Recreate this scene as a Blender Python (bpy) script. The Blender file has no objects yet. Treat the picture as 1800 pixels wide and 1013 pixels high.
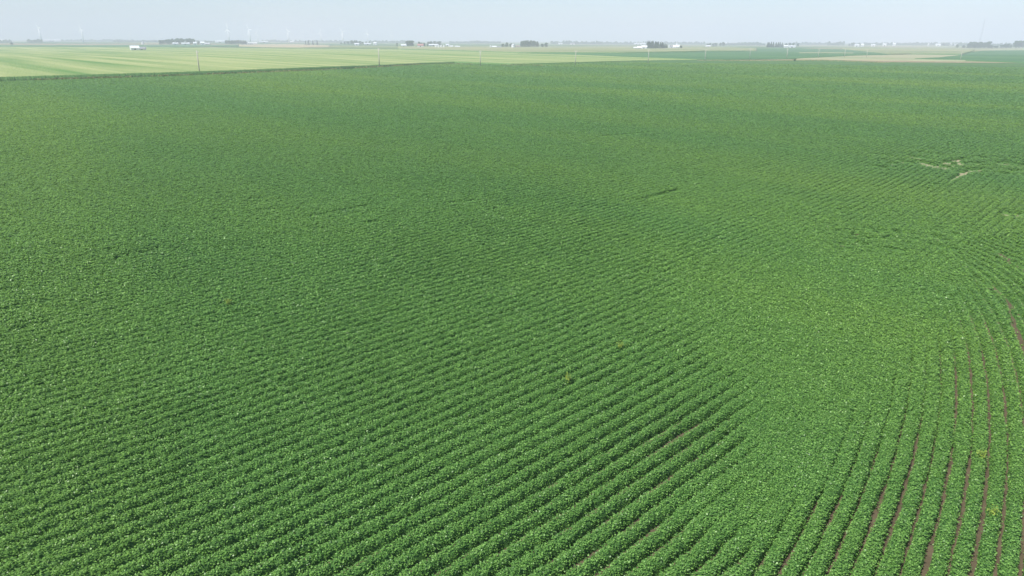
import bpy, math, random
import numpy as np
from mathutils import Matrix, Vector

R = math.radians
C = bpy.context.scene.collection
SC = bpy.context.scene

# ------------------------------------------------------------------ camera
FPX = 1200.0                     # focal length in photo pixels (photo 1800 x 1013)
HCAM = 18.0
PITCH = R(19.93)
ROLL = R(0.20)
sp, cp = math.sin(PITCH), math.cos(PITCH)
Fv = np.array([0, cp, -sp]); R0 = np.array([1.0, 0, 0]); U0 = np.array([0, sp, cp])
Rv = math.cos(ROLL) * R0 + math.sin(ROLL) * U0
Uv = math.cos(ROLL) * U0 - math.sin(ROLL) * R0
cam_d = bpy.data.cameras.new("camera"); cam = bpy.data.objects.new("camera", cam_d); C.objects.link(cam)
cam_d.sensor_width = 36; cam_d.lens = 24; cam_d.clip_start = 0.5; cam_d.clip_end = 60000
M = Matrix.Identity(4)
for i in range(3):
    M[i][0] = Rv[i]; M[i][1] = Uv[i]; M[i][2] = -Fv[i]
M[2][3] = HCAM
cam.matrix_world = M
SC.camera = cam

# ------------------------------------------------------------------ light
SUN_AZ, SUN_EL = R(232), R(55)   # azimuth clockwise from +Y (view direction)
W = bpy.data.worlds.new("World"); SC.world = W; W.use_nodes = True
nt = W.node_tree; nt.nodes.clear()
sky = nt.nodes.new('ShaderNodeTexSky'); sky.sky_type = 'NISHITA'; sky.sun_disc = False
sky.sun_elevation = SUN_EL; sky.sun_rotation = SUN_AZ
sky.air_density = 0.9; sky.dust_density = 0.7; sky.ozone_density = 4.0; sky.altitude = 200
bg = nt.nodes.new('ShaderNodeBackground'); bg.inputs[1].default_value = 0.10
wo = nt.nodes.new('ShaderNodeOutputWorld')
nt.links.new(sky.outputs[0], bg.inputs[0]); nt.links.new(bg.outputs[0], wo.inputs[0])
sl = bpy.data.lights.new("sun", 'SUN'); sl.energy = 4.0; sl.angle = R(0.6); sl.color = (1, 0.96, 0.9)
so = bpy.data.objects.new("sun", sl); C.objects.link(so)
sd = Vector((math.sin(SUN_AZ) * math.cos(SUN_EL), math.cos(SUN_AZ) * math.cos(SUN_EL), math.sin(SUN_EL)))
so.rotation_euler = sd.to_track_quat('Z', 'Y').to_euler()
SC.view_settings.view_transform = 'Standard'; SC.view_settings.look = 'None'
SC.view_settings.exposure = 0.63; SC.view_settings.gamma = 1
SC.cycles.volume_bounces = 1
SC.cycles.max_bounces = 6; SC.cycles.transparent_max_bounces = 8

rng = np.random.default_rng(7); random.seed(7)

# ------------------------------------------------------------------ terrain + projection maths
def sstep(a, b, x):
    t = np.clip((x - a) / (b - a), 0, 1); return t * t * (3 - 2 * t)

def T(X, Y):
    X = np.asarray(X, float); Y = np.asarray(Y, float); D = np.hypot(X, Y)
    w1 = sstep(140, 700, D); w2 = sstep(1200, 4000, D)
    return (w1 * (0.9 * np.sin(X / 190 + 1.1) * np.cos(Y / 240 + 0.6) + 0.5 * np.sin((X + Y) / 130 + 2.0))
            + w2 * 2.2 * np.sin(X / 900 + 0.3) * np.cos(Y / 1100))

def ray(px, py):
    d = Fv + Rv * ((px - 900) / FPX) + Uv * ((506.5 - py) / FPX)
    return d / np.linalg.norm(d)

def at(px, py, dmax=15000):
    d = ray(px, py); hd = math.hypot(d[0], d[1])
    if d[2] > -1e-5:
        k = dmax / hd; return d[0] * k, d[1] * k
    s = (HCAM - 3.8) / -d[2]
    while s * hd < dmax:
        x, y, z = d[0] * s, d[1] * s, HCAM + d[2] * s
        if z < float(T(x, y)): break
        s *= 1.004
    lo, hi = s / 1.004, s
    for _ in range(14):
        m = (lo + hi) / 2
        if HCAM + d[2] * m < float(T(d[0] * m, d[1] * m)): hi = m
        else: lo = m
    return d[0] * hi, d[1] * hi

def project(X, Y, Z=0.0):
    z = Z - HCAM
    f = Y * Fv[1] + z * Fv[2]
    r = X * Rv[0] + Y * Rv[1] + z * Rv[2]
    u = X * Uv[0] + Y * Uv[1] + z * Uv[2]
    return 900 + FPX * r / f, 506.5 - FPX * u / f

_H = rng.random((512, 512))
def vnoise(x, y):
    xi = np.floor(x).astype(int); yi = np.floor(y).astype(int); fx = x - xi; fy = y - yi
    fx = fx * fx * (3 - 2 * fx); fy = fy * fy * (3 - 2 * fy)
    a = _H[xi & 511, yi & 511]; b = _H[(xi + 1) & 511, yi & 511]
    c = _H[xi & 511, (yi + 1) & 511]; d = _H[(xi + 1) & 511, (yi + 1) & 511]
    return (a * (1 - fx) + b * fx) * (1 - fy) + (c * (1 - fx) + d * fx) * fy

# ------------------------------------------------------------------ object helpers
def tag(o, label=None, cat=None, group=None, kind=None):
    if label: o['label'] = label
    if cat: o['category'] = cat
    if group: o['group'] = group
    if kind: o['kind'] = kind
    return o

def np_mesh(name, V, Fq, mats, parent=None, smooth=False, face_attr=None, mat_idx=None):
    """V (n,3), Fq (m,k) all faces with k corners"""
    me = bpy.data.meshes.new(name)
    V = np.ascontiguousarray(V, np.float32); Fq = np.ascontiguousarray(Fq, np.int32)
    n, m, k = len(V), len(Fq), Fq.shape[1]
    me.vertices.add(n); me.vertices.foreach_set('co', V.ravel())
    me.loops.add(m * k); me.loops.foreach_set('vertex_index', Fq.ravel())
    me.polygons.add(m); me.polygons.foreach_set('loop_start', np.arange(0, m * k, k, dtype=np.int32))
    if smooth: me.polygons.foreach_set('use_smooth', np.ones(m, bool))
    for mt in (mats if isinstance(mats, (list, tuple)) else [mats]): me.materials.append(mt)
    if mat_idx is not None: me.polygons.foreach_set('material_index', np.asarray(mat_idx, np.int32))
    me.update(calc_edges=True)
    if face_attr is not None:
        a = me.attributes.new('tint', 'FLOAT', 'FACE'); a.data.foreach_set('value', np.asarray(face_attr, np.float32))
    o = bpy.data.objects.new(name, me); C.objects.link(o)
    if parent: o.parent = parent
    return o

class MB:
    def __init__(s): s.v = []; s.f = []; s.m = []
    def add(s, vs, fs, mi=0):
        b = len(s.v); s.v += [tuple(p) for p in vs]; s.f += [tuple(b + i for i in f) for f in fs]; s.m += [mi] * len(fs); return s
    def box(s, x0, x1, y0, y1, z0, z1, mi=0):
        return s.add([(x0, y0, z0), (x1, y0, z0), (x1, y1, z0), (x0, y1, z0), (x0, y0, z1), (x1, y0, z1), (x1, y1, z1), (x0, y1, z1)],
                     [(3, 2, 1, 0), (4, 5, 6, 7), (0, 1, 5, 4), (1, 2, 6, 5), (2, 3, 7, 6), (3, 0, 4, 7)], mi)
    def tube(s, pts, rads, n=8, mi=0):
        pts = [Vector(p) for p in pts]; rings = []
        for i, p in enumerate(pts):
            d = (pts[min(i + 1, len(pts) - 1)] - pts[max(i - 1, 0)]).normalized()
            a = d.cross(Vector((0.31, 0.9, 0.11))).normalized(); b = d.cross(a)
            rings.append([p + (a * math.cos(t) + b * math.sin(t)) * rads[i] for t in [2 * math.pi * k / n for k in range(n)]])
        vs = [q for r in rings for q in r]; fs = []
        for i in range(len(pts) - 1):
            for k in range(n):
                fs.append((i * n + k, i * n + (k + 1) % n, (i + 1) * n + (k + 1) % n, (i + 1) * n + k))
        fs.append(tuple(range(n - 1, -1, -1))); fs.append(tuple((len(pts) - 1) * n + k for k in range(n)))
        return s.add(vs, fs, mi)
    def build(s, name, mats, parent=None, smooth=False, loc=None):
        me = bpy.data.meshes.new(name); me.from_pydata(s.v, [], s.f)
        for mt in (mats if isinstance(mats, (list, tuple)) else [mats]): me.materials.append(mt)
        for p, mi in zip(me.polygons, s.m): p.material_index = mi; p.use_smooth = smooth
        me.update(); o = bpy.data.objects.new(name, me); C.objects.link(o)
        if parent: o.parent = parent
        if loc: o.location = loc
        return o

def empty(name, loc, rz=0):
    o = bpy.data.objects.new(name, None); C.objects.link(o); o.location = loc; o.rotation_euler.z = rz; return o

def copy_tree(o, parent=None):
    c = o.copy(); C.objects.link(c)
    if parent: c.parent = parent
    for ch in list(o.children): copy_tree(ch, c)
    return c

# ------------------------------------------------------------------ materials
def mat(name, col, rough=0.8, spec=0.3, col2=None, scale=1.0, stretch=None, rot=0.0, bump=0.0, detail=6, translucent=0.0, metal=0.0, contrast=(0.35, 0.65)):
    m = bpy.data.materials.new(name); m.use_nodes = True; t = m.node_tree; N = t.nodes; L = t.links
    b = N['Principled BSDF']; b.inputs['Base Color'].default_value = (*col, 1); b.inputs['Roughness'].default_value = rough
    b.inputs['Specular IOR Level'].default_value = spec; b.inputs['Metallic'].default_value = metal
    if col2:
        tc = N.new('ShaderNodeTexCoord'); mp = N.new('ShaderNodeMapping'); mp.inputs['Rotation'].default_value = (0, 0, rot)
        mp2 = N.new('ShaderNodeMapping'); mp2.inputs['Scale'].default_value = stretch or (1, 1, 1)
        no = N.new('ShaderNodeTexNoise'); no.inputs['Scale'].default_value = scale; no.inputs['Detail'].default_value = detail
        mr = N.new('ShaderNodeMapRange'); mr.inputs[1].default_value = contrast[0]; mr.inputs[2].default_value = contrast[1]
        mx = N.new('ShaderNodeMix'); mx.data_type = 'RGBA'; mx.inputs[6].default_value = (*col, 1); mx.inputs[7].default_value = (*col2, 1)
        L.new(tc.outputs['Object'], mp.inputs[0]); L.new(mp.outputs[0], mp2.inputs[0]); L.new(mp2.outputs[0], no.inputs[0])
        L.new(no.outputs[0], mr.inputs[0]); L.new(mr.outputs[0], mx.inputs[0]); L.new(mx.outputs[2], b.inputs['Base Color'])
        if bump:
            bp = N.new('ShaderNodeBump'); bp.inputs['Distance'].default_value = bump
            L.new(no.outputs[0], bp.inputs['Height']); L.new(bp.outputs[0], b.inputs['Normal'])
    return m

def leaf_mat(name, cA, cB, yellow, trans=0.3, rough=0.42, spec=0.5, patch=0.012, attr=True):
    """two tone leaf: random tone per leaf, broad yellowish patches of ground"""
    m = bpy.data.materials.new(name); m.use_nodes = True; t = m.node_tree; N = t.nodes; L = t.links
    b = N['Principled BSDF']; b.inputs['Roughness'].default_value = rough; b.inputs['Specular IOR Level'].default_value = spec
    mx = N.new('ShaderNodeMix'); mx.data_type = 'RGBA'; mx.inputs[6].default_value = (*cA, 1); mx.inputs[7].default_value = (*cB, 1)
    if attr:
        a = N.new('ShaderNodeAttribute'); a.attribute_name = 'tint'; L.new(a.outputs['Fac'], mx.inputs[0])
    else: mx.inputs[0].default_value = 0.5
    ge = N.new('ShaderNodeNewGeometry')
    mp = N.new('ShaderNodeMapping'); mp.inputs['Rotation'].default_value = (0, 0, R(47)); mp.inputs['Scale'].default_value = (1, 1, 1)
    mq = N.new('ShaderNodeMapping'); mq.inputs['Scale'].default_value = (0.35, 1.6, 1)
    no = N.new('ShaderNodeTexNoise'); no.inputs['Scale'].default_value = patch; no.inputs['Detail'].default_value = 4
    mr = N.new('ShaderNodeMapRange'); mr.inputs[1].default_value = 0.42; mr.inputs[2].default_value = 0.68; mr.inputs[4].default_value = 0.58
    m2 = N.new('ShaderNodeMix'); m2.data_type = 'RGBA'; m2.inputs[7].default_value = (*yellow, 1)
    L.new(ge.outputs['Position'], mp.inputs[0]); L.new(mp.outputs[0], mq.inputs[0]); L.new(mq.outputs[0], no.inputs[0])
    L.new(no.outputs[0], mr.inputs[0]); L.new(mr.outputs[0], m2.inputs[0]); L.new(mx.outputs[2], m2.inputs[6])
    L.new(m2.outputs[2], b.inputs['Base Color'])
    if trans:
        tr = N.new('ShaderNodeBsdfTranslucent'); ms = N.new('ShaderNodeMixShader'); ms.inputs[0].default_value = trans
        L.new(m2.outputs[2], tr.inputs[0]); L.new(b.outputs[0], ms.inputs[1]); L.new(tr.outputs[0], ms.inputs[2])
        L.new(ms.outputs[0], N['Material Output'].inputs['Surface'])
    return m

M_soil = mat('soil', (0.25, 0.165, 0.11), 0.95, 0.1, (0.36, 0.26, 0.18), 1.2, bump=0.05, detail=10)
M_leaf = leaf_mat('soybean_leaf', (0.078, 0.205, 0.031), (0.285, 0.52, 0.118), (0.29, 0.44, 0.05), trans=0.35)
M_core = leaf_mat('soybean_canopy', (0.05, 0.125, 0.027), (0.07, 0.16, 0.037), (0.10, 0.18, 0.04), trans=0.0, rough=0.8, spec=0.2, attr=False)  # inner canopy sheet; shade between the leaves is painted into its dark green

# ------------------------------------------------------------------ ground
def far_ground_mat():
    m = bpy.data.materials.new('farmland'); m.use_nodes = True; t = m.node_tree; N = t.nodes; L = t.links
    b = N['Principled BSDF']; b.inputs['Roughness'].default_value = 0.95; b.inputs['Specular IOR Level'].default_value = 0.1
    ge = N.new('ShaderNodeNewGeometry')
    mp = N.new('ShaderNodeMapping'); mp.inputs['Rotation'].default_value = (0, 0, R(43)); L.new(ge.outputs['Position'], mp.inputs[0])
    # patchwork of fields beyond the first ones
    sn = N.new('ShaderNodeVectorMath'); sn.operation = 'DIVIDE'; sn.inputs[1].default_value = (800, 410, 1e6); L.new(mp.outputs[0], sn.inputs[0])
    fl = N.new('ShaderNodeVectorMath'); fl.operation = 'FLOOR'; L.new(sn.outputs[0], fl.inputs[0])
    wn = N.new('ShaderNodeTexWhiteNoise'); L.new(fl.outputs[0], wn.inputs[0])
    cr = N.new('ShaderNodeValToRGB'); cr.color_ramp.interpolation = 'CONSTANT'
    e = cr.color_ramp.elements; e[0].position = 0; e[0].color = (0.16, 0.21, 0.08, 1); e[1].position = 0.3; e[1].color = (0.06, 0.14, 0.045, 1)
    for p, c in ((0.55, (0.22, 0.24, 0.11)), (0.75, (0.28, 0.22, 0.13)), (0.88, (0.11, 0.17, 0.06))):
        q = e.new(p); q.color = (*c, 1)
    L.new(wn.outputs[0], cr.inputs[0])
    # bare soil close by, darkened to paint in the shade of the row gaps
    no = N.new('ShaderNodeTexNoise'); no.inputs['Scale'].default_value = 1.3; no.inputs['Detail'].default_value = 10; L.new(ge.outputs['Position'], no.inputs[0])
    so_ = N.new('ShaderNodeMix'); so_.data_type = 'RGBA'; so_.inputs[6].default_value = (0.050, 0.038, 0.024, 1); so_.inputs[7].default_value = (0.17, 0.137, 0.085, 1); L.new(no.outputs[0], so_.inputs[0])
    # dry, pale crusted soil around the bare spots at the upper right
    cx, cy = at(1700, 300); dn = N.new('ShaderNodeVectorMath'); dn.operation = 'DISTANCE'; dn.inputs[1].default_value = (cx, cy, 0); L.new(ge.outputs['Position'], dn.inputs[0])
    md = N.new('ShaderNodeMapRange'); md.inputs[1].default_value = 34; md.inputs[2].default_value = 46; md.inputs[3].default_value = 1; md.inputs[4].default_value = 0; L.new(dn.outputs['Value'], md.inputs[0])
    dry = N.new('ShaderNodeMix'); dry.data_type = 'RGBA'; dry.inputs[7].default_value = (0.30, 0.28, 0.17, 1); L.new(md.outputs[0], dry.inputs[0]); L.new(so_.outputs[2], dry.inputs[6])
    ln = N.new('ShaderNodeVectorMath'); ln.operation = 'LENGTH'; L.new(ge.outputs['Position'], ln.inputs[0])
    gt = N.new('ShaderNodeMath'); gt.operation = 'GREATER_THAN'; gt.inputs[1].default_value = 620; L.new(ln.outputs['Value'], gt.inputs[0])
    mx = N.new('ShaderNodeMix'); mx.data_type = 'RGBA'; L.new(gt.outputs[0], mx.inputs[0]); L.new(dry.outputs[2], mx.inputs[6]); L.new(cr.outputs[0], mx.inputs[7])
    L.new(mx.outputs[2], b.inputs['Base Color'])
    bp = N.new('ShaderNodeBump'); bp.inputs['Distance'].default_value = 0.06; L.new(no.outputs[0], bp.inputs['Height']); L.new(bp.outputs[0], b.inputs['Normal'])
    return m

na, nr = 420, 380
az = np.linspace(0, 2 * np.pi, na, endpoint=False)
rr = np.concatenate([[0.0], np.geomspace(4, 20000, nr)])
RR, AA = np.meshgrid(rr, az, indexing='ij')
GX, GY = RR * np.sin(AA), RR * np.cos(AA)
V = np.stack([GX, GY, T(GX, GY)], -1).reshape(-1, 3)
i, j = np.meshgrid(np.arange(nr), np.arange(na), indexing='ij'); j2 = (j + 1) % na
Fq = np.stack([i * na + j, (i + 1) * na + j, (i + 1) * na + j2, i * na + j2], -1).reshape(-1, 4)[:, ::-1]
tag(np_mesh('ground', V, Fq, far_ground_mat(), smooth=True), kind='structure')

# ------------------------------------------------------------------ the soybean field
L0 = [(-250, 153), (0, 144.8), (150, 139.9), (300, 135.0), (400, 131.4), (500, 127.2), (600, 122.8), (667, 119.5), (740, 114.5), (800, 112), (900, 115), (1000, 112.5),
      (1090, 109.5), (1150, 108), (1220, 107), (1300, 107.5), (1400, 106.5), (1440, 106), (1480, 107), (1550, 110), (1650, 111), (1800, 112), (2050, 113)]
_b = [at(x, y) for x, y in L0]
b_az = np.array([math.atan2(x, y) for x, y in _b]); b_D = np.array([math.hypot(x, y) for x, y in _b])
def soy_limit(a): return np.exp(np.interp(a, b_az, np.log(b_D)))

XB_p = [(1300, 1013), (1400, 830), (1530, 660), (1640, 500), (1700, 430)]
_x = [at(*p) for p in XB_p]
xb_Y = np.array([10] + [p[1] for p in _x] + [80]); xb_X = np.array([2] + [p[0] for p in _x] + [90])
gy = np.arange(0, 1000, 0.5)
gM = 1.07 - 0.17 * sstep(40, 95, gy); GM = np.cumsum(gM) * 0.5
gRr = np.interp(gy, [0, 20, 42, 50, 56, 62, 80], [.95, .78, .50, .32, .08, -.12, -.25]); GR = np.cumsum(gRr) * 0.5
CTL_M = [(0, 1000, .12), (0, 700, .09), (300, 900, .14), (500, 1000, .17), (800, 950, .15), (1000, 900, .16), (1200, 780, .32), (1140, 840, .20), (1240, 745, .20), (1150, 950, .16), (1000, 700, .10), (700, 750, .13),
         (500, 600, .10), (900, 600, .08), (1200, 650, .06), (300, 450, .12), (1000, 400, .12), (1300, 400, -.10), (1300, 620, -.26), (1370, 780, -.34), (1450, 600, -.40), (1400, 690, -.40), (1250, 560, -.16), (1320, 900, -.25), (1500, 350, -.03),
         (700, 300, .06), (100, 300, .05), (1600, 300, -.02), (1270, 900, -.08), (1250, 700, -.04), (1250, 800, .08), (900, 150, -.1), (150, 550, .09), (1100, 520, 0), (800, 480, 0.12), (1600, 450, -.2), (1750, 350, -.06), (1260, 1000, 0), (1500, 500, -.36), (1560, 560, -.4)]
CTL_R = [(1750, 950, .27), (1600, 900, .23), (1450, 900, .17), (1350, 980, .12), (1480, 800, .13), (1540, 760, .08), (1600, 700, .02), (1700, 700, .17), (1790, 700, .20), (1640, 600, 0),
         (1720, 560, .32), (1790, 560, .32), (1760, 470, .36), (1640, 500, -.2), (1400, 860, -.15), (1500, 690, -.35), (1450, 760, -.25), (1600, 800, .18), (1700, 850, .23), (1660, 750, .14), (1680, 620, .16), (1560, 600, -.35), (1600, 560, -.3), (1740, 440, .32), (1790, 500, .34), (1360, 930, .03)]
def idw(ctl, px, py):
    num = np.zeros_like(px); den = np.zeros_like(px)
    for x, y, g in ctl:
        w = 1 / (((px - x) ** 2 + (1.4 * (py - y)) ** 2) ** 1.6 + 1e5); num += w * g; den += w
    return num / den

# trenches and holes in the canopy: (x0,y0,x1,y1,half width m, strength)
KILL = [(1668, 321, 1707, 301, .28, 1), (1632, 292, 1656, 298, .8, 1), (1640, 296, 1665, 296, .5, .9), (1618, 272, 1645, 274, .5, .9), (1700, 300, 1725, 306, .5, .8),
        (1770, 380, 1800, 383, .5, 1), (1535, 296, 1552, 298, .4, .9), (1590, 290, 1604, 289, .35, .8), (1742, 279, 1760, 281, .4, .8), (1770, 288, 1810, 296, .7, .8), (1640, 329, 1648, 329, .3, .7),
        (1709, 497, 1745, 511, .18, .9), (1745, 511, 1771, 541, .12, .88), (1771, 541, 1800, 607, .10, .88), (1800, 607, 1812, 680, .10, .86),
        (1753, 446, 1781, 467, .16, .9), (1781, 467, 1810, 485, .2, .9), (1690, 305, 1695, 312, .3, .9),
        (545, 386, 640, 367, .16, .7), (210, 458, 282, 443, .18, .8), (170, 451, 195, 446, .14, .6), (112, 200, 255, 190, .5, .7), (1115, 358, 1190, 339, .2, .7),
        (0, 553, 45, 542, .18, .6), (20, 590, 100, 572, .12, .5), (0, 520, 90, 500, .10, .4), (640, 398, 660, 395, .2, .6), (790, 362, 830, 358, .25, .4), (1060, 243, 1140, 236, .3, .4)]
for k in range(34):
    x = random.uniform(1470, 1680); y = 405 + random.uniform(0, 42) + (x - 1470) * 0.05
    KILL.append((x, y, x + random.uniform(2, 5), y + random.uniform(0, 2), random.uniform(.12, .3), 0.9))
for k in range(46):
    x = random.uniform(1530, 1815); y = random.gauss(282 + (x - 1530) * .04, 9)
    KILL.append((x, y, x + random.uniform(2, 9), y + random.uniform(-1, 2), random.uniform(.25, .6), random.uniform(.8, 1)))
KG = []
for x0, y0, x1, y1, w, s in KILL:
    (a, b), (c, d) = at(x0, y0), at(x1, y1); KG.append((a, b, c, d, w * (1.3 if y0 < 335 and x0 > 1500 else 1.8 if y0 < 480 else 1.2), s))

def canopy(X, Y):
    """top height (m) of the crop at X,Y (0 or below = bare)"""
    px, py = project(X, Y)
    right = X > np.interp(Y, xb_Y, xb_X)
    wob = 0.10 * (vnoise(X * 0.8, Y * 0.8) - .5) + 0.10 * (vnoise(X * 2.7 + 9, Y * 2.7) - .5)
    fm = ((X - np.interp(Y, gy, GM)) / 1.14 + wob) % 1.0
    sM = 1.14 / np.sqrt(1 + np.interp(Y, gy, gM) ** 2)
    fr = ((X - np.interp(Y, gy, GR)) / 0.86 + wob * 0.8) % 1.0
    sR = 0.86 / np.sqrt(1 + np.interp(Y, gy, gRr) ** 2)
    v = np.where(right, np.minimum(fr, 1 - fr) * sR, np.minimum(fm, 1 - fm) * sM)
    gap = np.where(right, idw(CTL_R, px, py), idw(CTL_M, px, py))
    rid = np.where(right, np.round((X - np.interp(Y, gy, GR)) / 0.86), np.round((X - np.interp(Y, gy, GM)) / 1.14))
    gap = gap + np.where(right, 0.0, 0.12 - 0.05 * sstep(45, 85, np.hypot(X, Y))) + 0.12 * (vnoise(rid * 7.3 + 3, Y * 0.35) - .5) + 0.10 * (vnoise(X * 1.1 + 40, Y * 1.1) - .5) + 0.10 * (vnoise(X * 3.9, Y * 3.9 + 17) - .5) + 0.12 * (vnoise(X * .11, Y * .11 + 7) - .5)
    t = np.clip((v - gap * .5) / 0.17, 0, 1)
    z = np.sqrt(np.clip(1 - (1 - t) ** 2, 0, 1))
    H = 0.49 + 0.05 * (vnoise(X * .08, Y * .08) - .5) + 0.10 * (vnoise(X * 3.1 + 5, Y * 3.1) - .5) + 0.08 * (vnoise(X * 6.3 + 5, Y * 6.3) - .5)
    z = H * z
    for a, b, c, d, w, s in KG:
        dx, dy = c - a, d - b; L2 = dx * dx + dy * dy + 1e-9
        m = (X > min(a, c) - 2) & (X < max(a, c) + 2) & (Y > min(b, d) - 2) & (Y < max(b, d) + 2)
        if not m.any(): continue
        xm, ym = X[m], Y[m]; tt = np.clip(((xm - a) * dx + (ym - b) * dy) / L2, 0, 1)
        ds = np.hypot(xm - a - tt * dx, ym - b - tt * dy) + 1.1 * w * (vnoise(xm * 2.5, ym * 2.5) - .5) + 0.5 * w * (vnoise(xm * 7, ym * 7) - .5)
        kk = 1 - s * (1 - sstep(w * .8, w * 1.5, ds)); z[m] = z[m] * kk
    return z

def core_sheet(D0, D1, nD, nA, a0=-R(47), a1=R(47)):
    a = np.linspace(a0, a1, nA); lim = soy_limit(a)
    s = np.linspace(0, 1, nD)[:, None]
    Dm = np.exp(np.log(D0) + s * (np.log(np.minimum(D1, lim)) - math.log(D0))[None, :])
    A = np.broadcast_to(a, Dm.shape); X = Dm * np.sin(A); Y = Dm * np.cos(A)
    return X, Y, Dm

verts = []; faces = []; off = 0
for (D0, D1, nD, nA) in ((13, 70, 760, 860), (70, 5000, 420, 620)):
    X, Y, Dm = core_sheet(D0, D1, nD, nA)
    z = canopy(X.ravel(), Y.ravel()).reshape(X.shape)
    far = sstep(120, 260, Dm)                       # rows merge into one canopy far off
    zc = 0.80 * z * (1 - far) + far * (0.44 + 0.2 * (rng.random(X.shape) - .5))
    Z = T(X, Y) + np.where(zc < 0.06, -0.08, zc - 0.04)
    V = np.stack([X, Y, Z], -1).reshape(-1, 3)
    i, j = np.meshgrid(np.arange(nD - 1), np.arange(nA - 1), indexing='ij')
    Fq = np.stack([i * nA + j, i * nA + j + 1, (i + 1) * nA + j + 1, (i + 1) * nA + j], -1).reshape(-1, 4)
    verts.append(V); faces.append(Fq + off); off += len(V)
nsheet = sum(len(f) for f in faces)

# leaves
def leaves(n, D, a, size):
    X = D * np.sin(a); Y = D * np.cos(a)
    z = np.full(len(X), 0.48); nn = D < 262
    z[nn] = canopy(X[nn], Y[nn])
    far = sstep(120, 260, D); z = z * (1 - far) + far * 0.48; near_ = 1 - sstep(34, 110, D)
    keep = (z > 0.08) & (D < soy_limit(a) - 1)
    X, Y, z, s, near_ = X[keep], Y[keep], z[keep], size[keep], near_[keep]; n = len(X)
    zz = z * (1 - (0.22 + 0.25 * near_) * rng.random(n) ** 1.6) + 0.04 * rng.standard_normal(n)
    zz = np.maximum(zz, 0.04) + T(X, Y)
    tilt = np.abs(rng.standard_normal(n)) * (R(11) + R(17) * near_); ta = rng.random(n) * 2 * np.pi; sa = rng.random(n) * 2 * np.pi
    nx, ny, nz = np.sin(tilt) * np.cos(ta), np.sin(tilt) * np.sin(ta), np.cos(tilt)
    ux, uy = np.cos(sa), np.sin(sa); uz = -(nx * ux + ny * uy) / np.maximum(nz, .2)
    l = np.sqrt(ux ** 2 + uy ** 2 + uz ** 2); ux, uy, uz = ux / l, uy / l, uz / l
    vx, vy, vz = ny * uz - nz * uy, nz * ux - nx * uz, nx * uy - ny * ux
    jj = 0.02 * near_ + 0.01; X = X + jj * rng.standard_normal(n); Y = Y + jj * rng.standard_normal(n)
    P = np.stack([X, Y, zz], -1); U = np.stack([ux, uy, uz], -1) * s[:, None]; Vv = np.stack([vx, vy, vz], -1) * s[:, None]
    q = np.stack([P - U * .5, P - U * .05 + Vv * .42, P + U * .55, P - U * .05 - Vv * .42], 1)
    return q.reshape(-1, 3), n

A0 = R(46.5)
DB = 34.0; DEN = 820.0
n1 = int(A0 * (DB ** 2 - 13 ** 2) * DEN)
D1 = np.sqrt(13 ** 2 + rng.random(n1) * (DB ** 2 - 13 ** 2)); a1 = (rng.random(n1) * 2 - 1) * A0
q1, m1 = leaves(n1, D1, a1, 0.070 * (0.7 + 0.6 * rng.random(n1)))
DE = 640.0
n2 = int(2 * A0 * DEN * DB ** 2 * math.log(DE / DB) * 0.95)
D2 = DB * np.exp(rng.random(n2) ** 1.04 * math.log(DE / DB)); a2 = (rng.random(n2) * 2 - 1) * A0
q2, m2 = leaves(n2, D2, a2, 0.070 * (D2 / DB) ** 0.85 * (0.7 + 0.6 * rng.random(n2)) * 1.05)
nl = m1 + m2
V = np.concatenate(verts + [q1, q2]); Fl = np.arange(nl * 4).reshape(-1, 4) + off
Fq = np.concatenate(faces + [Fl])
tn = rng.random(nl) ** 1.5; tn[m1:] = 0.42 + (tn[m1:] - 0.42) * (1 - 0.6 * sstep(34, 110, np.hypot(q2[::4, 0], q2[::4, 1])))
tint = np.concatenate([np.full(nsheet, .5), tn])
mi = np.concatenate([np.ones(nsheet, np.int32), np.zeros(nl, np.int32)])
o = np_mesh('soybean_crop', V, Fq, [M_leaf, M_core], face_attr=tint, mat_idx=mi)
tag(o, 'broad field of green soybean plants in rows filling the foreground', 'crop', kind='stuff')
print('leaves', nl, 'sheet', nsheet)
del verts, faces, q1, q2, V, Fq, Fl

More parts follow.
